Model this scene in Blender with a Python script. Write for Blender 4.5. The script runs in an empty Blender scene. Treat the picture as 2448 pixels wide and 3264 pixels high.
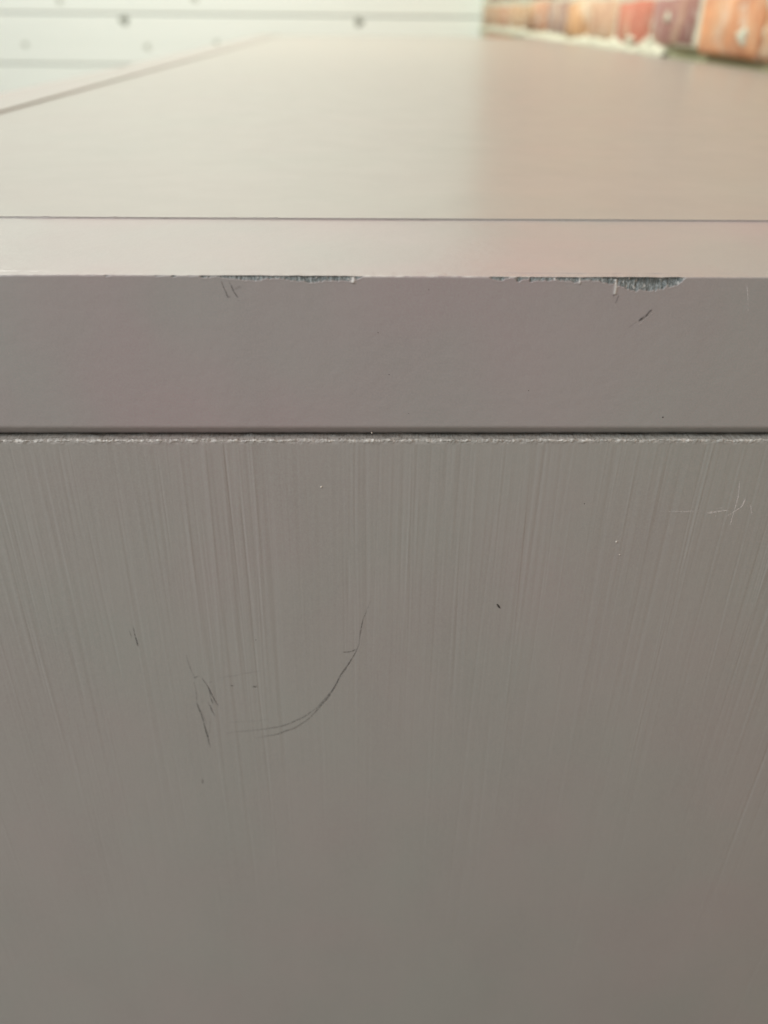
import bpy, bmesh, math, random
import numpy as np
from mathutils import Matrix, Vector

# ------------------------------------------------------------------ camera, world, light, exposure
scene = bpy.context.scene
COL = scene.collection
Z0 = 0.86                      # height of the cabinet top above the floor
D = 0.18                       # camera to front edge, horizontally
F_PX, CX, CY = 2653.0, 1224.0, 1632.0
PITCH, ROLL, YAW = (math.radians(a) for a in (31.0, 0.6, 1.4))

_fw = np.array([math.sin(YAW)*math.cos(PITCH), math.cos(YAW)*math.cos(PITCH), -math.sin(PITCH)])
_r = np.array([math.cos(YAW), -math.sin(YAW), 0.0]); _u = np.cross(_r, _fw)
RT = _r*math.cos(ROLL) + _u*math.sin(ROLL)
UP = -_r*math.sin(ROLL) + _u*math.cos(ROLL)
FW = _fw
def ray(u, v): return FW + RT*(u-CX)/F_PX - UP*(v-CY)/F_PX
_q = ray(1224, 880)
H = -_q[2]/_q[1]*D
EYE = np.array([0.0, -D, Z0+H])
def on_y(u, v, y=0.0):         # where a pixel's line of sight meets an upright plane
    q = ray(u, v); return EYE + q*((y-EYE[1])/q[1])

cam_data = bpy.data.cameras.new('camera')
cam = bpy.data.objects.new('camera', cam_data); COL.objects.link(cam)
cam_data.sensor_fit = 'HORIZONTAL'; cam_data.sensor_width = 24.0
cam_data.lens = 24.0*F_PX/2448.0
cam_data.clip_start = 0.01; cam_data.clip_end = 100
m = Matrix.Identity(4)
for i in range(3):
    m[i][0], m[i][1], m[i][2], m[i][3] = RT[i], UP[i], -FW[i], EYE[i]
cam.matrix_world = m
cam_data.dof.use_dof = True
cam_data.dof.focus_distance = 0.203
cam_data.dof.aperture_fstop = 9.0
scene.camera = cam
scene.render.resolution_x, scene.render.resolution_y = 768, 1024

world = bpy.data.worlds.new('World'); scene.world = world; world.use_nodes = True
bg = world.node_tree.nodes['Background']
bg.inputs[0].default_value = (0.94, 0.965, 0.97, 1); bg.inputs[1].default_value = 0.55

def area(name, loc, target, size, power, col):
    l = bpy.data.lights.new(name, 'AREA'); l.shape = 'RECTANGLE'; l.size, l.size_y = size
    l.energy = power; l.color = col
    o = bpy.data.objects.new(name, l); COL.objects.link(o)
    o.location = loc
    o.rotation_euler = (Vector(target)-Vector(loc)).to_track_quat('-Z', 'Y').to_euler()
    return o
area('ceiling_lamp', (-0.7, 1.75, Z0+1.55), (-0.1, 1.75, Z0), (1.6, 1.6), 53, (1.0, 1.0, 0.88))
area('front_fill', (-1.15, -0.85, Z0+1.35), (0.0, 0.1, Z0-0.1), (0.7, 0.7), 21, (0.97, 0.97, 1.0))  # added area light, fills the front faces and brush marks from the left

vs = scene.view_settings
vs.view_transform = 'Standard'; vs.look = 'None'; vs.exposure = 0.0; vs.gamma = 1.0
vs.use_curve_mapping = False

# ------------------------------------------------------------------ helpers
rng = np.random.default_rng(7); random.seed(7)
def obj(name, mesh, mat=None, parent=None):
    o = bpy.data.objects.new(name, mesh); COL.objects.link(o)
    if mat is not None and not mesh.materials: mesh.materials.append(mat)
    if parent is not None: o.parent = parent; o.matrix_parent_inverse = parent_world(parent).inverted()
    return o
def parent_world(p):
    mw = Matrix.LocRotScale(p.location, p.rotation_euler, p.scale)
    if p.parent: mw = parent_world(p.parent) @ p.matrix_parent_inverse @ mw
    return mw
def empty(name, loc, label, cat):
    o = bpy.data.objects.new(name, None); COL.objects.link(o); o.location = loc
    o['label'] = label; o['category'] = cat; return o
def mesh_np(name, co, faces, smooth=True):
    me = bpy.data.meshes.new(name); me.from_pydata([tuple(c) for c in co], [], faces); me.update()
    if smooth: me.polygons.foreach_set('use_smooth', [True]*len(me.polygons))
    return me
def grid_mesh(name, P, smooth=True):           # P: rows x cols x 3
    R, C = P.shape[:2]
    me = bpy.data.meshes.new(name)
    idx = np.arange(R*C, dtype=np.int32).reshape(R, C)
    f = np.stack([idx[:-1, :-1], idx[1:, :-1], idx[1:, 1:], idx[:-1, 1:]], -1).reshape(-1, 4)
    me.vertices.add(R*C); me.vertices.foreach_set('co', P.reshape(-1).astype(np.float32))
    n = len(f); me.loops.add(n*4); me.loops.foreach_set('vertex_index', f.reshape(-1))
    me.polygons.add(n)
    me.polygons.foreach_set('loop_start', np.arange(n, dtype=np.int32)*4)
    me.polygons.foreach_set('use_smooth', np.full(n, smooth))
    me.update(calc_edges=True); me.validate()
    return me
def attr(me, name, a):
    at = me.attributes.new(name, 'FLOAT', 'POINT'); at.data.foreach_set('value', np.asarray(a, np.float32).reshape(-1))
def box_mesh(name, lo, hi, bevel=0.0, seg=2):
    bm = bmesh.new(); bmesh.ops.create_cube(bm, size=1)
    for v in bm.verts:
        for k in range(3): v.co[k] = lo[k] if v.co[k] < 0 else hi[k]
    if bevel: bmesh.ops.bevel(bm, geom=list(bm.edges), offset=bevel, segments=seg, affect='EDGES', profile=0.5)
    me = bpy.data.meshes.new(name); bm.to_mesh(me); bm.free(); return me
def smooth1(x, n):                             # gaussian-ish smoothing of a 1-D signal
    k = np.exp(-0.5*(np.arange(-3*n, 3*n+1)/n)**2); k /= k.sum()
    return np.convolve(x, k, 'same')
def noise1(n, sigma):
    y = smooth1(rng.standard_normal(n+8*int(sigma)+8), max(1, int(sigma)))[4*int(sigma)+4:][:n]
    return y/(y.std()+1e-9)
def noise2(r, c, sr, sc):
    y = rng.standard_normal((r, c))
    kr = np.exp(-0.5*(np.arange(-3*sr, 3*sr+1)/sr)**2) if sr else np.array([1.0])
    kc = np.exp(-0.5*(np.arange(-3*sc, 3*sc+1)/sc)**2) if sc else np.array([1.0])
    y = np.apply_along_axis(lambda a: np.convolve(a, kr, 'same')[:r] if len(a) >= len(kr) else a, 0, y)
    y = np.apply_along_axis(lambda a: np.convolve(a, kc, 'same')[:c], 1, y)
    return y/(y.std()+1e-9)

# ------------------------------------------------------------------ materials
class NT:
    def __init__(s, name):
        s.m = bpy.data.materials.new(name); s.m.use_nodes = True; s.t = s.m.node_tree
        s.b = s.t.nodes['Principled BSDF']; s.out = s.t.nodes['Material Output']
    def n(s, typ, **kw):
        x = s.t.nodes.new(typ)
        for k, v in kw.items():
            if k.startswith('_'): setattr(x, k[1:], v)
            else: x.inputs[k].default_value = v
        return x
    def l(s, a, b): s.t.links.new(a, b)
    def coord(s, kind='Object', scale=(1, 1, 1)):
        c = s.n('ShaderNodeTexCoord'); mp = s.n('ShaderNodeMapping'); mp.inputs['Scale'].default_value = scale
        s.l(c.outputs[kind], mp.inputs['Vector']); return mp.outputs[0]
    def noise(s, vec, scale, detail=4, rough=0.5):
        x = s.n('ShaderNodeTexNoise'); x.inputs['Scale'].default_value = scale
        x.inputs['Detail'].default_value = detail; x.inputs['Roughness'].default_value = rough
        s.l(vec, x.inputs['Vector']); return x.outputs['Fac']
    def ramp(s, fac, stops):
        x = s.n('ShaderNodeValToRGB'); e = x.color_ramp.elements
        while len(e) < len(stops): e.new(0.5)
        for el, (p, c) in zip(e, stops):
            el.position = p; el.color = c if len(c) == 4 else (*c, 1)
        s.l(fac, x.inputs[0]); return x.outputs[0]
    def mix(s, fac, a, b, blend='MIX'):
        x = s.n('ShaderNodeMix', _data_type='RGBA', _blend_type=blend)
        for sock, v in ((x.inputs[0], fac), (x.inputs[6], a), (x.inputs[7], b)):
            if hasattr(v, 'is_linked'): s.l(v, sock)
            else: sock.default_value = v if not isinstance(v, tuple) else (*v, 1)
        return x.outputs[2]
    def bump(s, h, strength, dist, prev=None):
        x = s.n('ShaderNodeBump'); x.inputs['Strength'].default_value = strength; x.inputs['Distance'].default_value = dist
        s.l(h, x.inputs['Height'])
        if prev is not None: s.l(prev, x.inputs['Normal'])
        return x.outputs[0]

BASE = (0.358, 0.332, 0.301)
def paint_material(name, chip=False, rough=0.36, peel=1.0, tint=(1, 1, 1), mott=1.0, wave=0.0):
    PAINT = tuple(a*b for a, b in zip(BASE, tint))
    k = NT(name); v = k.coord()
    big = k.ramp(k.noise(v, 15, 3, 0.55), [(0.36, (0, 0, 0)), (0.64, (1, 1, 1))])
    c = k.mix(big, tuple(x*f for x, f in zip(PAINT, (1+.035*mott, 1-.028*mott, 1-.005*mott))), tuple(x*f for x, f in zip(PAINT, (1-.035*mott, 1+.018*mott, 1+.004*mott))))
    st = k.ramp(k.noise(k.coord(scale=(1, 1, 0.45)), 34, 5, 0.6), [(0.33, (0.95, 0.95, 0.95)), (0.6, (1.02, 1.02, 1.02))])
    c = k.mix(1.0, c, st, 'MULTIPLY')
    fine = k.noise(v, 2300, 2, 0.6)
    c = k.mix(k.ramp(fine, [(0.35, (0, 0, 0)), (0.7, (1, 1, 1))]), c, tuple(x*1.06 for x in PAINT))
    rg = k.n('ShaderNodeMapRange'); rg.inputs['To Min'].default_value = rough-0.05; rg.inputs['To Max'].default_value = rough+0.06
    k.l(k.noise(v, 60, 4, 0.6), rg.inputs['Value']); k.l(rg.outputs[0], k.b.inputs['Roughness'])
    h = k.bump(k.noise(v, 1500, 3, 0.6), 0.03*peel, 0.0003)
    h = k.bump(k.noise(v, 330, 3, 0.5), 0.045*peel, 0.0008, h)
    if wave: h = k.bump(k.noise(v, 22, 3, 0.5), wave, 0.004, h)
    if chip:
        a = k.n('ShaderNodeAttribute', _attribute_name='chip').outputs['Fac']
        fv = k.coord(scale=(1, 1, 0.16))
        fib = k.noise(fv, 2600, 4, 0.7)
        raw = k.ramp(fib, [(0.26, (0.052, 0.062, 0.058)), (0.43, (0.13, 0.15, 0.145)), (0.56, (0.23, 0.255, 0.245)), (0.72, (0.52, 0.54, 0.50))])
        c = k.mix(a, c, raw)
        fm = k.n('ShaderNodeMath', _operation='MULTIPLY'); k.l(fib, fm.inputs[0]); k.l(a, fm.inputs[1])
        h = k.bump(fm.outputs[0], 0.6, 0.0004, h)
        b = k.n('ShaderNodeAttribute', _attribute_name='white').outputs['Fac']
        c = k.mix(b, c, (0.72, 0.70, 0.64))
    k.l(c, k.b.inputs['Base Color']); k.l(h, k.b.inputs['Normal'])
    return k.m
M_PAINT = paint_material('taupe_satin_paint')
M_TOP = paint_material('taupe_satin_paint_top', False, 0.31, 0.12, (0.985, 1.004, 0.99), 0.5, 0.08)
M_CHIP = paint_material('taupe_satin_paint_chipped', True, 0.33, 2.6, (1.012, 0.984, 1.018), 1.9)
M_PANEL = paint_material('taupe_brushed_paint', True, 0.40, 1.3, (0.985, 1.006, 1.0))

def scratch_material(name, col, rough=0.6):
    k = NT(name); k.b.inputs['Base Color'].default_value = (*col, 1); k.b.inputs['Roughness'].default_value = rough
    a = k.n('ShaderNodeAttribute', _attribute_name='fade').outputs['Fac']
    nz = k.ramp(k.noise(k.coord(), 1300, 3, 0.7), [(0.36, (0.25, 0.25, 0.25)), (0.56, (1, 1, 1))])
    mu = k.n('ShaderNodeMath', _operation='MULTIPLY'); k.l(a, mu.inputs[0]); k.l(nz, mu.inputs[1])
    k.l(mu.outputs[0], k.b.inputs['Alpha'])
    return k.m
M_DARK = scratch_material('scratch_dark', (0.07, 0.066, 0.06))
M_LIGHT = scratch_material('scuff_and_glint_pale', (0.78, 0.74, 0.70))
M_OLIVE = scratch_material('scratch_olive', (0.085, 0.09, 0.075))

def plain(name, col, rough=0.6, scale=40, amt=0.12):
    k = NT(name); v = k.coord()
    c = k.mix(k.noise(v, scale, 4, 0.6), tuple(x*(1-amt) for x in col), tuple(min(1, x*(1+amt)) for x in col))
    k.l(c, k.b.inputs['Base Color']); k.b.inputs['Roughness'].default_value = rough
    k.l(k.bump(k.noise(v, scale*6, 3, 0.6), 0.2, 0.001), k.b.inputs['Normal'])
    return k.m
M_FLAKE = plain('dark_flake', (0.022, 0.018, 0.012), 0.7, 800)
M_NIB = plain('pale_paint_nib', (0.58, 0.53, 0.46), 0.4, 800)
M_FLOOR = plain('floor_boards', (0.20, 0.185, 0.16), 0.5, 8, 0.25)
def mortar_material():
    k = NT('lime_mortar'); v = k.coord()
    c = k.mix(k.noise(v, 30, 5, 0.6), (0.50, 0.48, 0.36), (0.72, 0.71, 0.57))
    a = k.n('ShaderNodeAttribute', _attribute_name='hole').outputs['Fac']
    c = k.mix(a, c, (0.36, 0.36, 0.22))  # open joint toned olive: deep shade and dirt put into the colour
    k.l(c, k.b.inputs['Base Color']); k.b.inputs['Roughness'].default_value = 0.95
    k.l(k.bump(k.noise(v, 150, 5, 0.7), 0.6, 0.003), k.b.inputs['Normal']); return k.m
M_MORTAR = mortar_material()
M_JOINT = plain('recessed_joint', (0.20, 0.20, 0.13), 0.95, 60, 0.3)
M_KNOT = plain('painted_knot', (0.23, 0.25, 0.205), 0.6, 90, 0.3)
M_KNOT_PALE = plain('painted_knot_pale', (0.50, 0.53, 0.46), 0.6, 90, 0.3)
M_BACKING = plain('wall_backing', (0.5, 0.52, 0.48), 0.9)

def shiplap_material():
    k = NT('white_painted_pine'); v = k.coord(scale=(1, 1, 9))
    c = k.mix(k.noise(v, 3.0, 5, 0.6), (0.79, 0.84, 0.785), (0.88, 0.92, 0.87))
    k.l(c, k.b.inputs['Base Color']); k.b.inputs['Roughness'].default_value = 0.45
    k.l(k.bump(k.noise(v, 14, 4, 0.6), 0.15, 0.002), k.b.inputs['Normal']); return k.m
M_WHITE = shiplap_material()

def brick_material():
    k = NT('old_brick'); v = k.coord('Object'); oi = k.n('ShaderNodeObjectInfo')
    ad = k.n('ShaderNodeVectorMath', _operation='ADD'); sc = k.n('ShaderNodeVectorMath', _operation='SCALE')
    k.l(oi.outputs['Location'], sc.inputs[0]); sc.inputs['Scale'].default_value = 5.3
    k.l(v, ad.inputs[0]); k.l(sc.outputs[0], ad.inputs[1]); w = ad.outputs[0]
    base = oi.outputs['Color']
    c = k.mix(k.ramp(k.noise(w, 26, 4, 0.6), [(0.35, (0, 0, 0)), (0.65, (0.65, 0.65, 0.65))]), base, (0.30, 0.13, 0.085))
    c = k.mix(k.ramp(k.noise(w, 17, 5, 0.65), [(0.5, (0, 0, 0)), (0.66, (0.6, 0.6, 0.6))]), c, (0.62, 0.44, 0.28))
    c = k.mix(k.ramp(k.noise(w, 21, 6, 0.7), [(0.53, (0, 0, 0)), (0.66, (0.72, 0.72, 0.72))]), c, (0.66, 0.64, 0.53))
    c = k.mix(oi.outputs['Alpha'], base, c)
    k.l(c, k.b.inputs['Base Color']); k.b.inputs['Roughness'].default_value = 0.9
    k.l(k.bump(k.noise(w, 120, 6, 0.7), 0.6, 0.003), k.b.inputs['Normal']); return k.m
M_BRICK = brick_material()

# ------------------------------------------------------------------ setting: floor
fl = obj('floor', box_mesh('floor', (-2.2, -1.6, -0.05), (0.40, 3.22, 0.0)), M_FLOOR)
fl['kind'] = 'structure'

# ------------------------------------------------------------------ shiplap wall
WY = 3.20
wall = empty('shiplap_wall', (-0.9, WY, 0), 'white painted pine plank wall with knots showing through, beyond the cabinet', 'wall')
PITCH_P, GAP = 0.156, 0.004
z_g = Z0 + 0.0343                                  # one groove, measured
k0 = int(math.floor(z_g/PITCH_P)); zb = z_g - k0*PITCH_P
WX0, WX1 = -2.2, 0.412
bk = obj('backing', box_mesh('backing', (WX0, WY+0.019, 0), (WX1, WY+0.06, 2.35)), M_BACKING, wall)
planks = []
z = zb - PITCH_P
while z < 2.3:
    lo, hi = max(0.001, z+GAP/2), min(2.35, z+PITCH_P-GAP/2)
    if hi-lo > 0.02:
        p = obj('plank', box_mesh('plank', (WX0, WY, lo), (WX1, WY+0.018, hi), 0.003, 2), M_WHITE, wall)
        planks.append((lo, hi, p))
    z += PITCH_P
for u, v, rx, rz in [(190, 3, .014, .012), (395, 57, .020, .016), (620, -4, .016, .012), (1145, 56, .019, .015),
                     (470, 150, .013, .013), (80, 142, .013, .010), (690, 135, .011, .010)]:
    c = on_y(u, v, WY)
    n = 14; vs_ = [(0, -0.0012, 0)]; fs = []
    for ring, (s, yy) in enumerate(((0.55, -0.0009), (1.0, 0.0005))):
        for i in range(n):
            a = 2*math.pi*i/n; q = s*(1+0.18*math.sin(3*a+u)+0.1*math.sin(5*a+v))
            vs_.append((rx*q*math.cos(a), yy, rz*q*math.sin(a)))
    for i in range(n):
        j = (i+1) % n
        fs.append((0, 1+i, 1+j)); fs.append((1+i, 1+n+i, 1+n+j, 1+j))
    par = min(planks, key=lambda t: abs((t[0]+t[1])/2-c[2]))
    cz = min(max(c[2], par[0]+rz*1.1), par[1]-rz*1.1)
    me = mesh_np('knot', [(x+c[0], y+WY, z+cz) for x, y, z in vs_], fs)
    obj('knot', me, M_KNOT if rx > 0.0165 else M_KNOT_PALE, par[2])

# ------------------------------------------------------------------ brick wall on the right
BX = 0.402
bw = empty('brick_wall', (BX, 1.6, 0), 'old reclaimed red and orange brick wall with lime mortar running along the cabinet', 'brick wall')
COURSE, BH, BL, BP = 0.072, 0.058, 0.178, 0.194
BY0, BY1 = -0.9, 3.198
z_bed = Z0 + 0.0045                                # middle of the bed joint just above the cabinet top
# mortar face: uneven sheet with smeared joints, real depth behind it
ny, nz = 300, 90
yy = np.linspace(BY0, BY1, ny); zz = np.linspace(0.0, 2.35, nz)
zz = np.sort(np.concatenate([zz, np.linspace(Z0-0.1, Z0+0.2, 90)])); nz = len(zz)
P = np.zeros((nz, ny, 3)); P[..., 1] = yy[None]; P[..., 2] = zz[:, None]
P[..., 0] = BX + 0.005 + 0.0015*noise2(nz, ny, 2, 2)
near = np.clip((1.125-yy)/0.06, 0, 1)[None]*np.exp(-((zz-z_bed)/0.0075)**4)[:, None]   # bed joint washed out beside the near end
P[..., 0] += 0.011*near
P[..., 0] = np.maximum(P[..., 0], BX+0.0035)
me = grid_mesh('mortar', P[::-1]); attr(me, 'hole', np.clip(near*3, 0, 1)[::-1])
mo = obj('mortar', me, M_MORTAR, bw)
obj('core', box_mesh('core', (BX+0.034, BY0, 0), (BX+0.22, BY1, 2.35)), M_JOINT, bw)

ns = 420; ys = np.linspace(1.10, 3.19, ns)                      # mortar squeezed out over the brick feet further along
top = np.clip(0.0115+0.0035*noise1(ns, 5)+0.003*noise1(ns, 2), 0.006, 0.024)*np.clip((ys-1.095)/0.05, 0, 1)**0.5
P = np.zeros((7, ns, 3))
for r, (t, o_) in enumerate(((0, 0.003), (0.1, -0.0015), (0.35, -0.0028), (0.6, -0.0025), (0.85, -0.0012), (1.0, 0.0012), (1.05, 0.006))):
    P[r, :, 0] = BX+o_+0.0006*noise1(ns, 2)*(0 < t < 1); P[r, :, 1] = ys; P[r, :, 2] = Z0-0.006+t*(top+0.006)
obj('mortar_smear', grid_mesh('mortar_smear', P), M_MORTAR, bw)
def splash(y, z, ry, rz, h=0.003):
    N = 14; co = [(BX-h, y, z)]; fs = []
    for s_, dx in ((0.6, -h*0.8), (1.0, 0.004)):
        for i in range(N):
            a = 2*math.pi*i/N; q = s_*(1+0.25*math.sin(3*a+y*9)+0.15*math.sin(5*a))
            co.append((BX+dx, y+ry*q*math.cos(a), z+rz*q*math.sin(a)))
    for i in range(N):
        j = (i+1) % N; fs += [(0, 1+i, 1+j), (1+i, 1+N+i, 1+N+j, 1+j)]
    obj('mortar_splash', mesh_np('mortar_splash', co, fs), M_MORTAR, bw)
for a in ((0.835, Z0+0.030, 0.016, 0.011), (1.10, Z0+0.046, 0.010, 0.008), (1.165, Z0+0.018, 0.012, 0.006), (1.27, Z0+0.016, 0.022, 0.007)): splash(*a)

def brick_mesh(i):
    bm = bmesh.new(); bmesh.ops.create_cube(bm, size=1)
    for v in bm.verts: v.co = Vector((v.co.x*0.09, v.co.y*BL, v.co.z*BH))
    bmesh.ops.subdivide_edges(bm, edges=[e for e in bm.edges if abs((e.verts[0].co-e.verts[1].co).y) > 0.1], cuts=2, use_grid_fill=True)
    bmesh.ops.bevel(bm, geom=[e for e in bm.edges if e.calc_face_angle(0) > 0.5], offset=0.0045, segments=1, affect='EDGES')
    r = random.Random(i)
    for v in bm.verts: v.co += Vector((r.uniform(-.0015, .0015), r.uniform(-.004, .004), r.uniform(-.0025, .0025)))
    me = bpy.data.meshes.new('brick'); bm.to_mesh(me); bm.free()
    me.polygons.foreach_set('use_smooth', [True]*len(me.polygons)); me.materials.append(M_BRICK); return me
BM = [brick_mesh(i) for i in range(6)]
SHADES = [(0.55, 0.24, 0.11), (0.46, 0.13, 0.075), (0.30, 0.15, 0.12), (0.60, 0.33, 0.15), (0.50, 0.30, 0.19), (0.42, 0.17, 0.11)]
# colours of the course just above the cabinet, from its near end onward
ROW = [(0.62, 0.27, 0.11), (0.30, 0.13, 0.11), (0.50, 0.14, 0.075), (0.56, 0.36, 0.22), (0.62, 0.34, 0.14), (0.27, 0.17, 0.14),
       (0.56, 0.27, 0.14), (0.48, 0.30, 0.14), (0.55, 0.36, 0.20), (0.45, 0.22, 0.11), (0.50, 0.33, 0.19), (0.45, 0.30, 0.18)]
y_first = 0.80                                     # near end of the first brick of that course inside the picture
far_v, far_f = [], []
k_lo = -int((z_bed)/COURSE)
for k in range(k_lo, 21):
    zc = z_bed + 0.5*COURSE + k*COURSE
    if zc-BH/2 < 0.0 or zc+BH/2 > 2.35: continue
    off = y_first + (0 if k % 2 == 0 else BP/2)
    i0 = int(math.floor((BY0-off)/BP))+1
    i = i0
    while off+i*BP+BL < BY1:
        yc = off+i*BP+BL/2
        if -2 <= k <= 4:
            o = obj('brick', BM[(i*5+k*3) % 6], None, bw)
            o.location = (BX+0.045+random.uniform(-.0012, .0012), yc+random.uniform(-.003, .003), zc+random.uniform(-.002, .002))
            o.rotation_euler = (random.uniform(-.012, .012), 0, random.uniform(-.006, .006))
            if random.random() < .5: o.rotation_euler[0] += math.pi
            o.matrix_parent_inverse = parent_world(bw).inverted()
            c = ROW[i] if (k == 0 and 0 <= i < len(ROW)) else random.choice(SHADES)
            o.color = (min(1, c[0]*1.12+0.03), c[1]*1.12+0.045, c[2]*1.12+0.045, 0.92 if k == 0 else 0.9)
        else:
            b = len(far_v)
            for dx in (0, .09):
                for dy in (-BL/2, BL/2):
                    for dz in (-BH/2, BH/2): far_v.append((BX+dx, yc+dy, zc+dz))
            far_f += [tuple(b+q for q in f) for f in ((0, 1, 3, 2), (4, 6, 7, 5), (0, 4, 5, 1), (2, 3, 7, 6), (0, 2, 6, 4), (1, 5, 7, 3))]
        i += 1
rest = obj('bricks', mesh_np('bricks', far_v, far_f, False), M_BRICK, bw)
rest['kind'] = 'stuff'; rest.color = (0.46, 0.20, 0.11, 1)

# ------------------------------------------------------------------ painted cabinet
CL, CR, CFAR = -0.236, 0.3985, 2.02                # left, right and far side of the cabinet
RAIL_D, RAIL_L = 0.0562, 0.040                     # depth of the front rail, width of the side rail
cab = empty('painted_cabinet', ((CL+CR)/2, CFAR/2, 0), 'taupe grey painted wooden cabinet with chipped front edge standing against the brick wall', 'cabinet')
S = 1e-3
obj('top_panel', box_mesh('top_panel', (CL+RAIL_L+0.4*S, RAIL_D+0.3*S, Z0-20*S), (CR, CFAR, Z0+0.5*S), 0.22*S, 2), M_TOP, cab)
obj('side_rail', box_mesh('side_rail', (CL, RAIL_D+0.3*S, Z0-38.5*S), (CL+RAIL_L, CFAR, Z0+1.6*S), 0.5*S, 3), M_PAINT, cab)
obj('carcass', box_mesh('carcass', (CL+0.006, 0.022, 0.08), (CR-0.002, CFAR-0.01, Z0-39.5*S)), M_PAINT, cab)
obj('plinth', box_mesh('plinth', (CL+0.03, 0.04, 0.0), (CR-0.004, CFAR-0.03, 0.08)), M_PAINT, cab)

# caulk bead and crumbs where the top panel meets the front rail
xs = np.linspace(-0.14, 0.16, 1600)
bead = np.clip(0.24*S*(1+0.22*noise1(1600, 2)+0.14*noise1(1600, 30)), 0.08*S, 0.5*S)
P = np.zeros((6, 1600, 3))
for r in range(6):
    t = r/5; P[r, :, 0] = xs; P[r, :, 1] = RAIL_D+0.25*S-bead*(1-t)**2*0.8; P[r, :, 2] = Z0-0.02*S+(0.15*S+bead*1.1)*t
obj('caulk_bead', grid_mesh('caulk_bead', P), M_PAINT, cab)

def columns(x0, x1, step, lo, hi):
    n = int((x1-x0)/step)
    return np.concatenate([np.linspace(lo, x0, 8)[:-1], np.linspace(x0, x1, n), np.linspace(x1, hi, 10)[1:]])

# ---- front rail: one board, its top arris knocked and chipped
def curve(pts):
    p = sorted(pts); return [a for a, _ in p], [b for _, b in p]
def px_x(u, v=882, y=0.0): return on_y(u, v, y)[0]
MMPX = abs(on_y(1224, 900)[2]-on_y(1224, 880)[2])/20           # height on the front face per photo pixel
LCH = [(200, 0), (290, 3), (330, 5), (370, 2), (430, 2), (520, 4), (600, 7), (640, 7), (690, 6), (717, 11), (760, 12), (811, 14), (850, 10), (890, 10),
       (937, 14), (991, 19), (1050, 16), (1105, 16), (1125, 17), (1145, 9), (1165, 0)]
RCH = [(1480, 0), (1530, 4), (1600, 9), (1677, 15), (1720, 14), (1768, 13), (1810, 16), (1845, 20), (1890, 18), (1930, 22), (1958, 27),
       (1985, 32), (2010, 37), (2060, 39), (2110, 36), (2150, 28), (2175, 15), (2190, 0)]
cx = columns(-0.105, 0.115, 0.15*S, CL, CR); n = len(cx)
dep = np.zeros(n)
for C_ in (LCH, RCH):
    us, ds = curve(C_); dep = np.maximum(dep, np.interp(cx, [px_x(u) for u in us], ds, 0, 0))
wob = 1+0.07*noise1(n, 3)+0.05*noise1(n, 1)+0.13*noise1(n, 12)
tick = np.clip(0.55+0.75*noise1(n, 4), 0, 1.5); thin = ((cx > px_x(1480)) & (cx < px_x(1690))) | (cx < px_x(680))
dep = np.where(thin, dep*tick, dep)
dep = np.clip(dep*np.clip(wob, 0.15, 1.8), 0, None)*MMPX
# rows: (kind, t) top face back->front, arris, front face top->bottom, chamfer, underside
rows = []
for t in np.concatenate([np.linspace(RAIL_D, 0.004, 12)[:-1], np.linspace(0.004, 0.35*S, 22)]): rows.append((t, 0.0, 'top'))
for a in np.linspace(0, math.pi/2, 7)[1:-1]: rows.append((0.35*S*(1-math.sin(a)), -0.35*S*(1-math.cos(a)), 'arris'))
for t in np.concatenate([np.linspace(0.35*S, 4.5*S, 40), np.linspace(4.5*S, 35.8*S, 60)[1:]]): rows.append((0.0, -t, 'front'))
for t in (0.12, 0.3, 0.7, 1.0): rows.append((2.5*S*t, -(35.95+2.55*t)*S, 'under'))
rows.append((RAIL_D, -38.5*S, 'under'))
R = len(rows); P = np.zeros((R, n, 3)); chip = np.zeros((R, n)); white = np.zeros((R, n))
fib = noise2(R, n, 2, 1); fib2 = noise2(R, n, 5, 2); wave = noise1(n, 60); wave2 = noise1(n, 200)
nick = np.clip(noise1(n, 5), 0, None)*0.03*S
peel = noise2(R, n, 0, 4)
for r, (y, zz_, kd) in enumerate(rows):
    P[r, :, 0] = cx; P[r, :, 1] = y; P[r, :, 2] = Z0+zz_
    if kd in ('arris', 'front'):
        t = -zz_
        ins = np.clip(dep-t, 0, None); c = np.clip((dep-t)/(0.26*S)+0.12*fib[r]*(dep > 0), 0, 1)*(dep > t)
        lip = np.clip(t/(0.3*S), 0, 1)
        depth = np.minimum(0.5*ins+0.12*S*c, 0.9*S)*lip + c*lip*0.07*S*fib[r] + c*lip*0.05*S*fib2[r]
        edge = np.exp(-((t-dep-0.12*S)/(0.15*S))**2)*(dep > 0.2*S)            # paint lifting round the break
        P[r, :, 1] += np.clip(depth, -0.05*S, None) - 0.025*S*edge + 0*peel[r]
        chip[r] = c*np.clip((t-0.12*S)/(0.15*S), 0, 1)
    if kd in ('top', 'arris') and y < 0.003:
        P[r, :, 2] += 0.03*S*wave - nick
    if kd == 'front': P[r, :, 1] += 0.02*S*wave2
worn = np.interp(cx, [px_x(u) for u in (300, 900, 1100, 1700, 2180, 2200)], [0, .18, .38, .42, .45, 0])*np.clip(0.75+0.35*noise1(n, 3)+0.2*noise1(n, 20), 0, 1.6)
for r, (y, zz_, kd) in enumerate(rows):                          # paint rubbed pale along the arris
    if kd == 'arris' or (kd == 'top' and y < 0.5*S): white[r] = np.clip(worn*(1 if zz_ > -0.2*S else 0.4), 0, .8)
fleck = (noise2(R, n, 2, 1) > 1.9)*1.0
white = np.maximum(white, fleck*chip*0.6)
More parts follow.
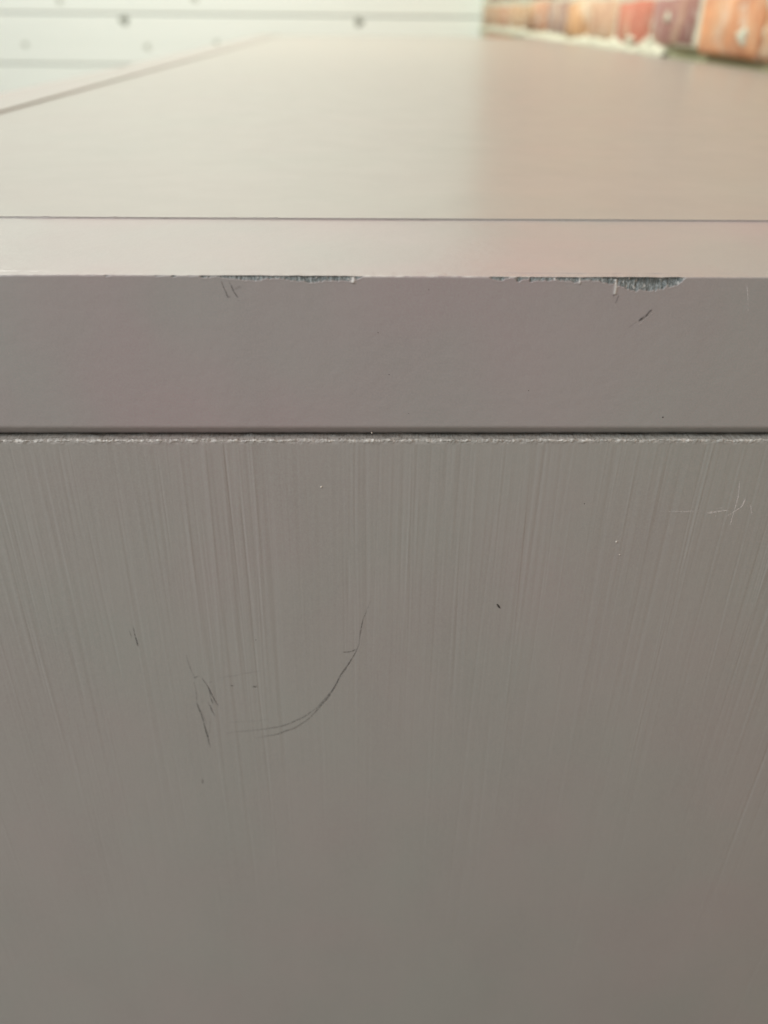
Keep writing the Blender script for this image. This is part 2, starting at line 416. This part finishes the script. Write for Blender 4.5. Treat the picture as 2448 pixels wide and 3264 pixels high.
for u, v0, v1, w in ((1968, 893, 938, 9), (1850, 882, 905, 5), (1125, 880, 902, 12), (2010, 886, 894, 4), (1770, 884, 892, 8), (1008, 880, 888, 4), (2120, 884, 890, 9)):
    x0 = px_x(u); za, zb_ = on_y(u, v0)[2], on_y(u, v1)[2]; ww = w*MMPX*0.5
    for r, (y, zz_, kd) in enumerate(rows):
        if kd != 'front' or zz_ < -6*S: continue
        zf = Z0+zz_; fz = np.clip(min((za-zf)/(.2*S)+1, (zf-zb_)/(.25*S)+.6), 0, 1)
        g = np.exp(-((cx-x0)/ww)**2)*fz; white[r] = np.maximum(white[r], 0.75*g); chip[r] *= 1-g; P[r, :, 1] -= 0.25*S*g
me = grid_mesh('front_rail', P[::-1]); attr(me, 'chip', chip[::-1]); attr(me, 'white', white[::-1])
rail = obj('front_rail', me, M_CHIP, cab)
rail['label'] = 'front rail with a chipped, worn top edge'

# ---- end panel: brushed paint, rough sawn top edge
PY = -0.6*S
cx = columns(-0.16, 0.175, 0.15*S, CL, CR); n = len(cx)
rows = []
for t in np.linspace(20*S, 0.35*S, 44): rows.append((PY+t, 0.0, 'top', -t))
for a in np.linspace(0, math.pi/2, 7)[1:-1]: rows.append((PY+0.35*S*(1-math.sin(a)), -0.35*S*(1-math.cos(a)), 'arris', 0))
tz = np.concatenate([np.linspace(0.35*S, 4*S, 26), np.linspace(4*S, 0.32, 130)[1:], [0.4, 0.5, 0.6, 0.7, Z0-39.5*S-0.08]])
for t in tz: rows.append((PY, -t, 'face', t))
R = len(rows); P = np.zeros((R, n, 3)); chip = np.zeros((R, n))
face0 = next(i for i, q in enumerate(rows) if q[2] == 'face')
zs = np.array([q[3] for q in rows[face0:]])
hgt = np.zeros((len(zs), n))
gx = np.linspace(-0.17, 0.18, 700); gv = np.clip(0.92+0.26*noise1(700, 12)+0.16*noise1(700, 4), 0.45, 1.7)   # bristle pressure across the stroke
fine0, step = 7, 0.15*S
for s in range(3000):                                           # bristle marks, each its own ridge or furrow
    x0 = rng.uniform(-0.16, 0.175); slope = rng.normal(-0.004, 0.012)
    st = max(0.0, rng.normal(0.0, 0.03)) if rng.random() < .72 else rng.uniform(0, 0.20)
    ln = rng.gamma(2.0, 0.028)+0.008
    w = abs(rng.normal(0.12, 0.13))*S+0.11*S
    a = np.clip(rng.standard_t(3), -5, 5)*0.0088*S*np.interp(x0, gx, gv)*(0.6+w/(0.3*S))
    if rng.random() < .06: a *= 2.2; ln *= 2
    rr = np.where((zs > st-0.01) & (zs < st+ln+0.02))[0]
    if len(rr) == 0: continue
    env = np.clip((zs[rr]-st)/0.006+.5, 0, 1)*np.clip((st+ln-zs[rr])/(0.3*ln)+.3, 0, 1)*(0.3+0.7*np.exp(-(zs[rr]/0.14)**2))
    xc = x0+slope*zs[rr]+0.0001*np.sin(zs[rr]*60+s)
    i0 = int((min(xc)-4*w+0.16)/step)+fine0; i1 = int((max(xc)+4*w+0.16)/step)+fine0+1
    i0, i1 = max(i0, 0), min(i1, n)
    if i1 <= i0: continue
    hgt[np.ix_(rr, np.arange(i0, i1))] += (a*env)[:, None]*np.exp(-0.5*((cx[None, i0:i1]-xc[:, None])/w)**2)
rough = noise2(R, n, 1, 1); rough2 = noise2(R, n, 2, 3); rough3 = noise1(n, 3); rough4 = noise1(n, 25)
diag = noise2(R, n, 1, 5)
for r, (y, zz_, kd, t) in enumerate(rows):
    P[r, :, 0] = cx; P[r, :, 1] = y; P[r, :, 2] = Z0-38.9*S+zz_
    if kd == 'top':
        k_ = 1.0
        P[r, :, 2] += S*(0.05*rough[r]+0.09*diag[r]+0.05*rough4)
        chip[r] = np.clip(0.15+0.3*diag[r], 0, .7)*np.clip((-t-0.9*S)/(1*S), 0, 1)
    elif kd == 'arris':
        P[r, :, 2] += S*(0.09*rough[r]+0.10*rough3+0.05*rough4); P[r, :, 1] -= S*(0.09*rough2[r]+0.05*rough3)
    else:
        k_ = math.exp(-((t-0.35*S)/(0.55*S))**2) if t < 3*S else 0
        P[r, :, 1] -= S*k_*(0.05*rough2[r]+0.04*rough3+0.05*rough[r]) + hgt[r-face0]*(1-0.7*k_)
        P[r, :, 2] += S*k_*0.07*rough3
white = np.zeros((R, n)); spot = np.clip(0.17+0.26*noise1(n, 1)+0.16*noise1(n, 4), 0.0, 0.85)     # highlight of the sawn arris painted pale into the colour
for r, (y, zz_, kd, t) in enumerate(rows):
    e = -0.5*S if kd == 'top' and t > -1.0*S else 0
    if kd == 'arris' or (kd == 'top' and t > -1.0*S) or (kd == 'face' and t < 0.9*S):
        white[r] = np.clip(spot+0.15*rough2[r], 0, .9)*(1 if kd == 'arris' else 0.3 if kd == 'top' else max(0, 1-(t-0.35*S)/(0.35*S)))
me = grid_mesh('end_panel', P[::-1]); attr(me, 'chip', chip[::-1]*0.8); attr(me, 'white', white[::-1])
panel = obj('end_panel', me, M_PANEL, cab)
panel['label'] = 'brush-marked end panel with scratches'

# ---- scratches and nibs
def ribbon(pts, width, strength, mat, parent, y, name='scratch', taper=True):
    pts = [(np.array(p[:2], float)) for p in pts]
    seg = [pts[0]]
    for a, b in zip(pts[:-1], pts[1:]):
        m_ = max(2, int(np.linalg.norm(b-a)/6))
        for i in range(1, m_+1): seg.append(a+(b-a)*i/m_)
    q = np.array(seg); N = len(q)
    if N > 8:                                                   # round the corners a little
        for _ in range(2): q[1:-1] = 0.25*q[:-2]+0.5*q[1:-1]+0.25*q[2:]
    W = np.array([on_y(u, v, y) for u, v in q]); W[:, 1] = 0
    W += np.stack([noise1(N, 2)*0.06*S, 0*q[:, 0], noise1(N, 2)*0.06*S], 1) if N > 5 else 0
    T = np.gradient(W, axis=0); T /= np.linalg.norm(T, axis=1)[:, None]+1e-12
    Nn = np.stack([-T[:, 2], 0*T[:, 0], T[:, 0]], 1)
    s = np.linspace(0, 1, N)
    tp = np.clip(np.minimum(s, 1-s)*8, 0, 1)**0.6 if taper else np.ones(N)
    hw = width*MMPX*0.95*0.5*(0.45+0.55*tp)*(1+0.2*noise1(N, 3) if N > 8 else 1)
    co, fd = [], []
    for k_, f_ in ((-1, 0), (-0.45, .9), (0.45, .9), (1, 0)):
        p = W+Nn*(hw*k_)[:, None]; p[:, 1] = y-0.004*S*f_
        co.append(p); fd.append(f_*strength*tp)
    me = grid_mesh(name, np.array(co)); attr(me, 'fade', np.array(fd))
    return obj(name, me, mat, parent)
FY = PY-0.085*S
Rg = lambda L: [(300+x/1.659, 1800+y/1.659) for x, y in L]
for L, w, a, mt in [
    ([(1466, 186), (1440, 250), (1420, 290), (1410, 350), (1398, 430), (1385, 460), (1360, 500), (1330, 550), (1300, 595), (1265, 660), (1225, 710), (1170, 765), (1110, 805), (1040, 838), (970, 858), (900, 870), (830, 878), (745, 884)], 4.0, .85, M_DARK),
    ([(1385, 455), (1350, 520), (1310, 575), (1280, 630), (1240, 700), (1190, 760), (1130, 820), (1060, 865), (980, 893), (900, 910), (845, 918)], 3.6, .7, M_DARK),
    ([(1390, 448), (1360, 460), (1318, 465)], 5.0, .8, M_DARK),
    ([(950, 815), (850, 825), (700, 835)], 3.0, .22, M_DARK),
    ([(800, 880), (690, 892)], 3.0, .3, M_DARK),
    ([(565, 590), (600, 645), (625, 690), (660, 755)], 6.5, .8, M_DARK),
    ([(600, 640), (612, 690), (628, 740)], 5, .6, M_DARK),
    ([(600, 725), (620, 765), (643, 808)], 7, .8, M_DARK),
    ([(538, 720), (560, 775), (580, 830), (600, 900), (614, 972)], 6.5, .75, M_OLIVE),
    ([(612, 815), (604, 905)], 3.5, .4, M_DARK), ([(566, 775), (598, 850)], 3, .4, M_OLIVE),
    ([(208, 330), (218, 380), (232, 436)], 6, .6, M_DARK),
    ([(185, 345), (200, 390)], 5, .3, M_DARK),
    ([(572, 1130), (573, 1162)], 6, .65, M_DARK),
    ([(835, 644), (866, 646)], 11, .6, M_DARK),
    ([(718, 638), (738, 641)], 10, .7, M_DARK),
    ([(905, 654), (918, 655)], 6, .35, M_DARK), ([(608, 620), (622, 621)], 8, .35, M_DARK),
    ([(485, 470), (495, 520), (520, 570), (535, 605)], 5, .18, M_DARK),
    ([(640, 600), (720, 590), (800, 575), (900, 560)], 5, .14, M_DARK),
    ([(520, 600), (560, 588)], 7, .3, M_DARK), ([(525, 615), (535, 660), (540, 720)], 6, .25, M_DARK),
    ]:
    ribbon(Rg(L), w, min(0.95, a*1.15+0.02), mt, panel, FY)
    if a > 0.55: ribbon([(x+4.5, y+2.5) for x, y in Rg(L)], w*0.6, a*0.42, M_LIGHT, panel, FY+0.004*S, 'scuff_or_glint')  # lit edge of the scratch painted as an offset pale line
R2 = lambda L: [(1400+x/1.583, 1500+y/1.583) for x, y in L]
for L, w, a in [([(1120, 202), (1230, 207), (1340, 205)], 5, .35), ([(1340, 195), (1440, 188)], 6, .4), ([(1345, 213), (1400, 208), (1460, 196)], 6, .45),
                ([(1518, 45), (1508, 130), (1495, 190), (1466, 282)], 6, .5), ([(1548, 135), (1530, 180), (1480, 210), (1445, 232)], 6, .5),
                ([(1570, 170), (1580, 225)], 7, .25), ([(1390, 225), (1398, 232)], 7, .4), ([(1415, 278), (1425, 260)], 4, .4)]:
    ribbon(R2(L), w*1.2, min(1, a*1.6), M_LIGHT, panel, FY, 'scuff_or_glint')
R3 = lambda L: [(600+x/2.552, 850+y/2.552) for x, y in L]
R4 = lambda L: [(1600+x/1.956, 840+y/1.956) for x, y in L]
RY = -0.08*S
for L, w, a, mt, nm in [(R3([(265, 110), (295, 170), (325, 250)]), 8, .5, M_DARK, 'scratch'), (R3([(320, 110), (360, 190), (405, 265)]), 8, .55, M_DARK, 'scratch'),
                    (R3([(320, 250), (350, 238)]), 7, .4, M_DARK, 'scratch'), (R3([(370, 180), (440, 160)]), 14, .15, M_DARK, 'scratch'),
                    (R3([(400, 268), (416, 280)]), 6, .5, M_LIGHT, 'scuff_or_glint'),
                    (R4([(940, 282), (895, 335), (850, 365)]), 7, .6, M_DARK, 'scratch'), (R4([(915, 318), (855, 352)]), 9, .5, M_DARK, 'scratch'),
                    (R4([(945, 300), (850, 390)]), 4, .4, M_LIGHT, 'scuff_or_glint'), (R4([(850, 360), (785, 400)]), 4, .2, M_DARK, 'scratch'),
                    (R4([(1528, 130), (1532, 230), (1534, 320)]), 5.5, .75, M_LIGHT, 'scuff_or_glint'),
                    (R4([(725, 190), (705, 260)]), 6, .35, M_DARK, 'scratch'), (R4([(700, 170), (694, 215)]), 5, .35, M_DARK, 'scratch')]:
    ribbon(L, w, a, mt, rail, RY, nm)

def nib(u, v, rx, rz, mat, parent, y, name, tilt=0.0, h=0.18*S):
    c = on_y(u, v, y); N = 12; co = [(0, -h, 0)]; fs = []
    for s, yv in ((0.6, -h*0.75), (1.0, 0.06*S)):
        for i in range(N):
            a = 2*math.pi*i/N; q = s*(1+0.16*math.sin(2*a+u)+0.12*math.sin(5*a+v)); co.append((rx*q*math.cos(a), yv, rz*q*math.sin(a)))
    for i in range(N):
        j = (i+1) % N; fs += [(0, 1+i, 1+j), (1+i, 1+N+i, 1+N+j, 1+j)]
    ct, sn = math.cos(tilt), math.sin(tilt)
    co = [(x*ct-z*sn+c[0], yv+c[1], x*sn+z*ct+c[2]) for x, yv, z in co]
    return obj(name, mesh_np(name, co, fs), mat, parent)
nib(1589, 1932, 0.36*S, 1.05*S, M_FLAKE, panel, PY, 'dark_flake', math.radians(38), 0.12*S)
for u, v, r in ((1024, 1552, .38), (1965, 1727, .40), (1975, 1768, .26), (1185, 1380, .2)):
    nib(u, v, r*S, r*.8*S, M_NIB, panel, PY, 'paint_nib', 0, 0.22*S)
for u, v, r in ((1863, 1606, .18), (815, 2040, .15)):
    nib(u, v, r*S, r*.8*S, M_FLAKE, panel, PY, 'speck', 0, .06*S)
for u, v, r in ((2113, 1330, .22), (1240, 1194, .18), (1685, 1245, .17), (1303, 1318, .17), (1205, 1060, .16), (1366, 923, .2)):
    nib(u, v, r*S, r*S, M_FLAKE, rail, 0.0, 'speck', 0, .06*S)
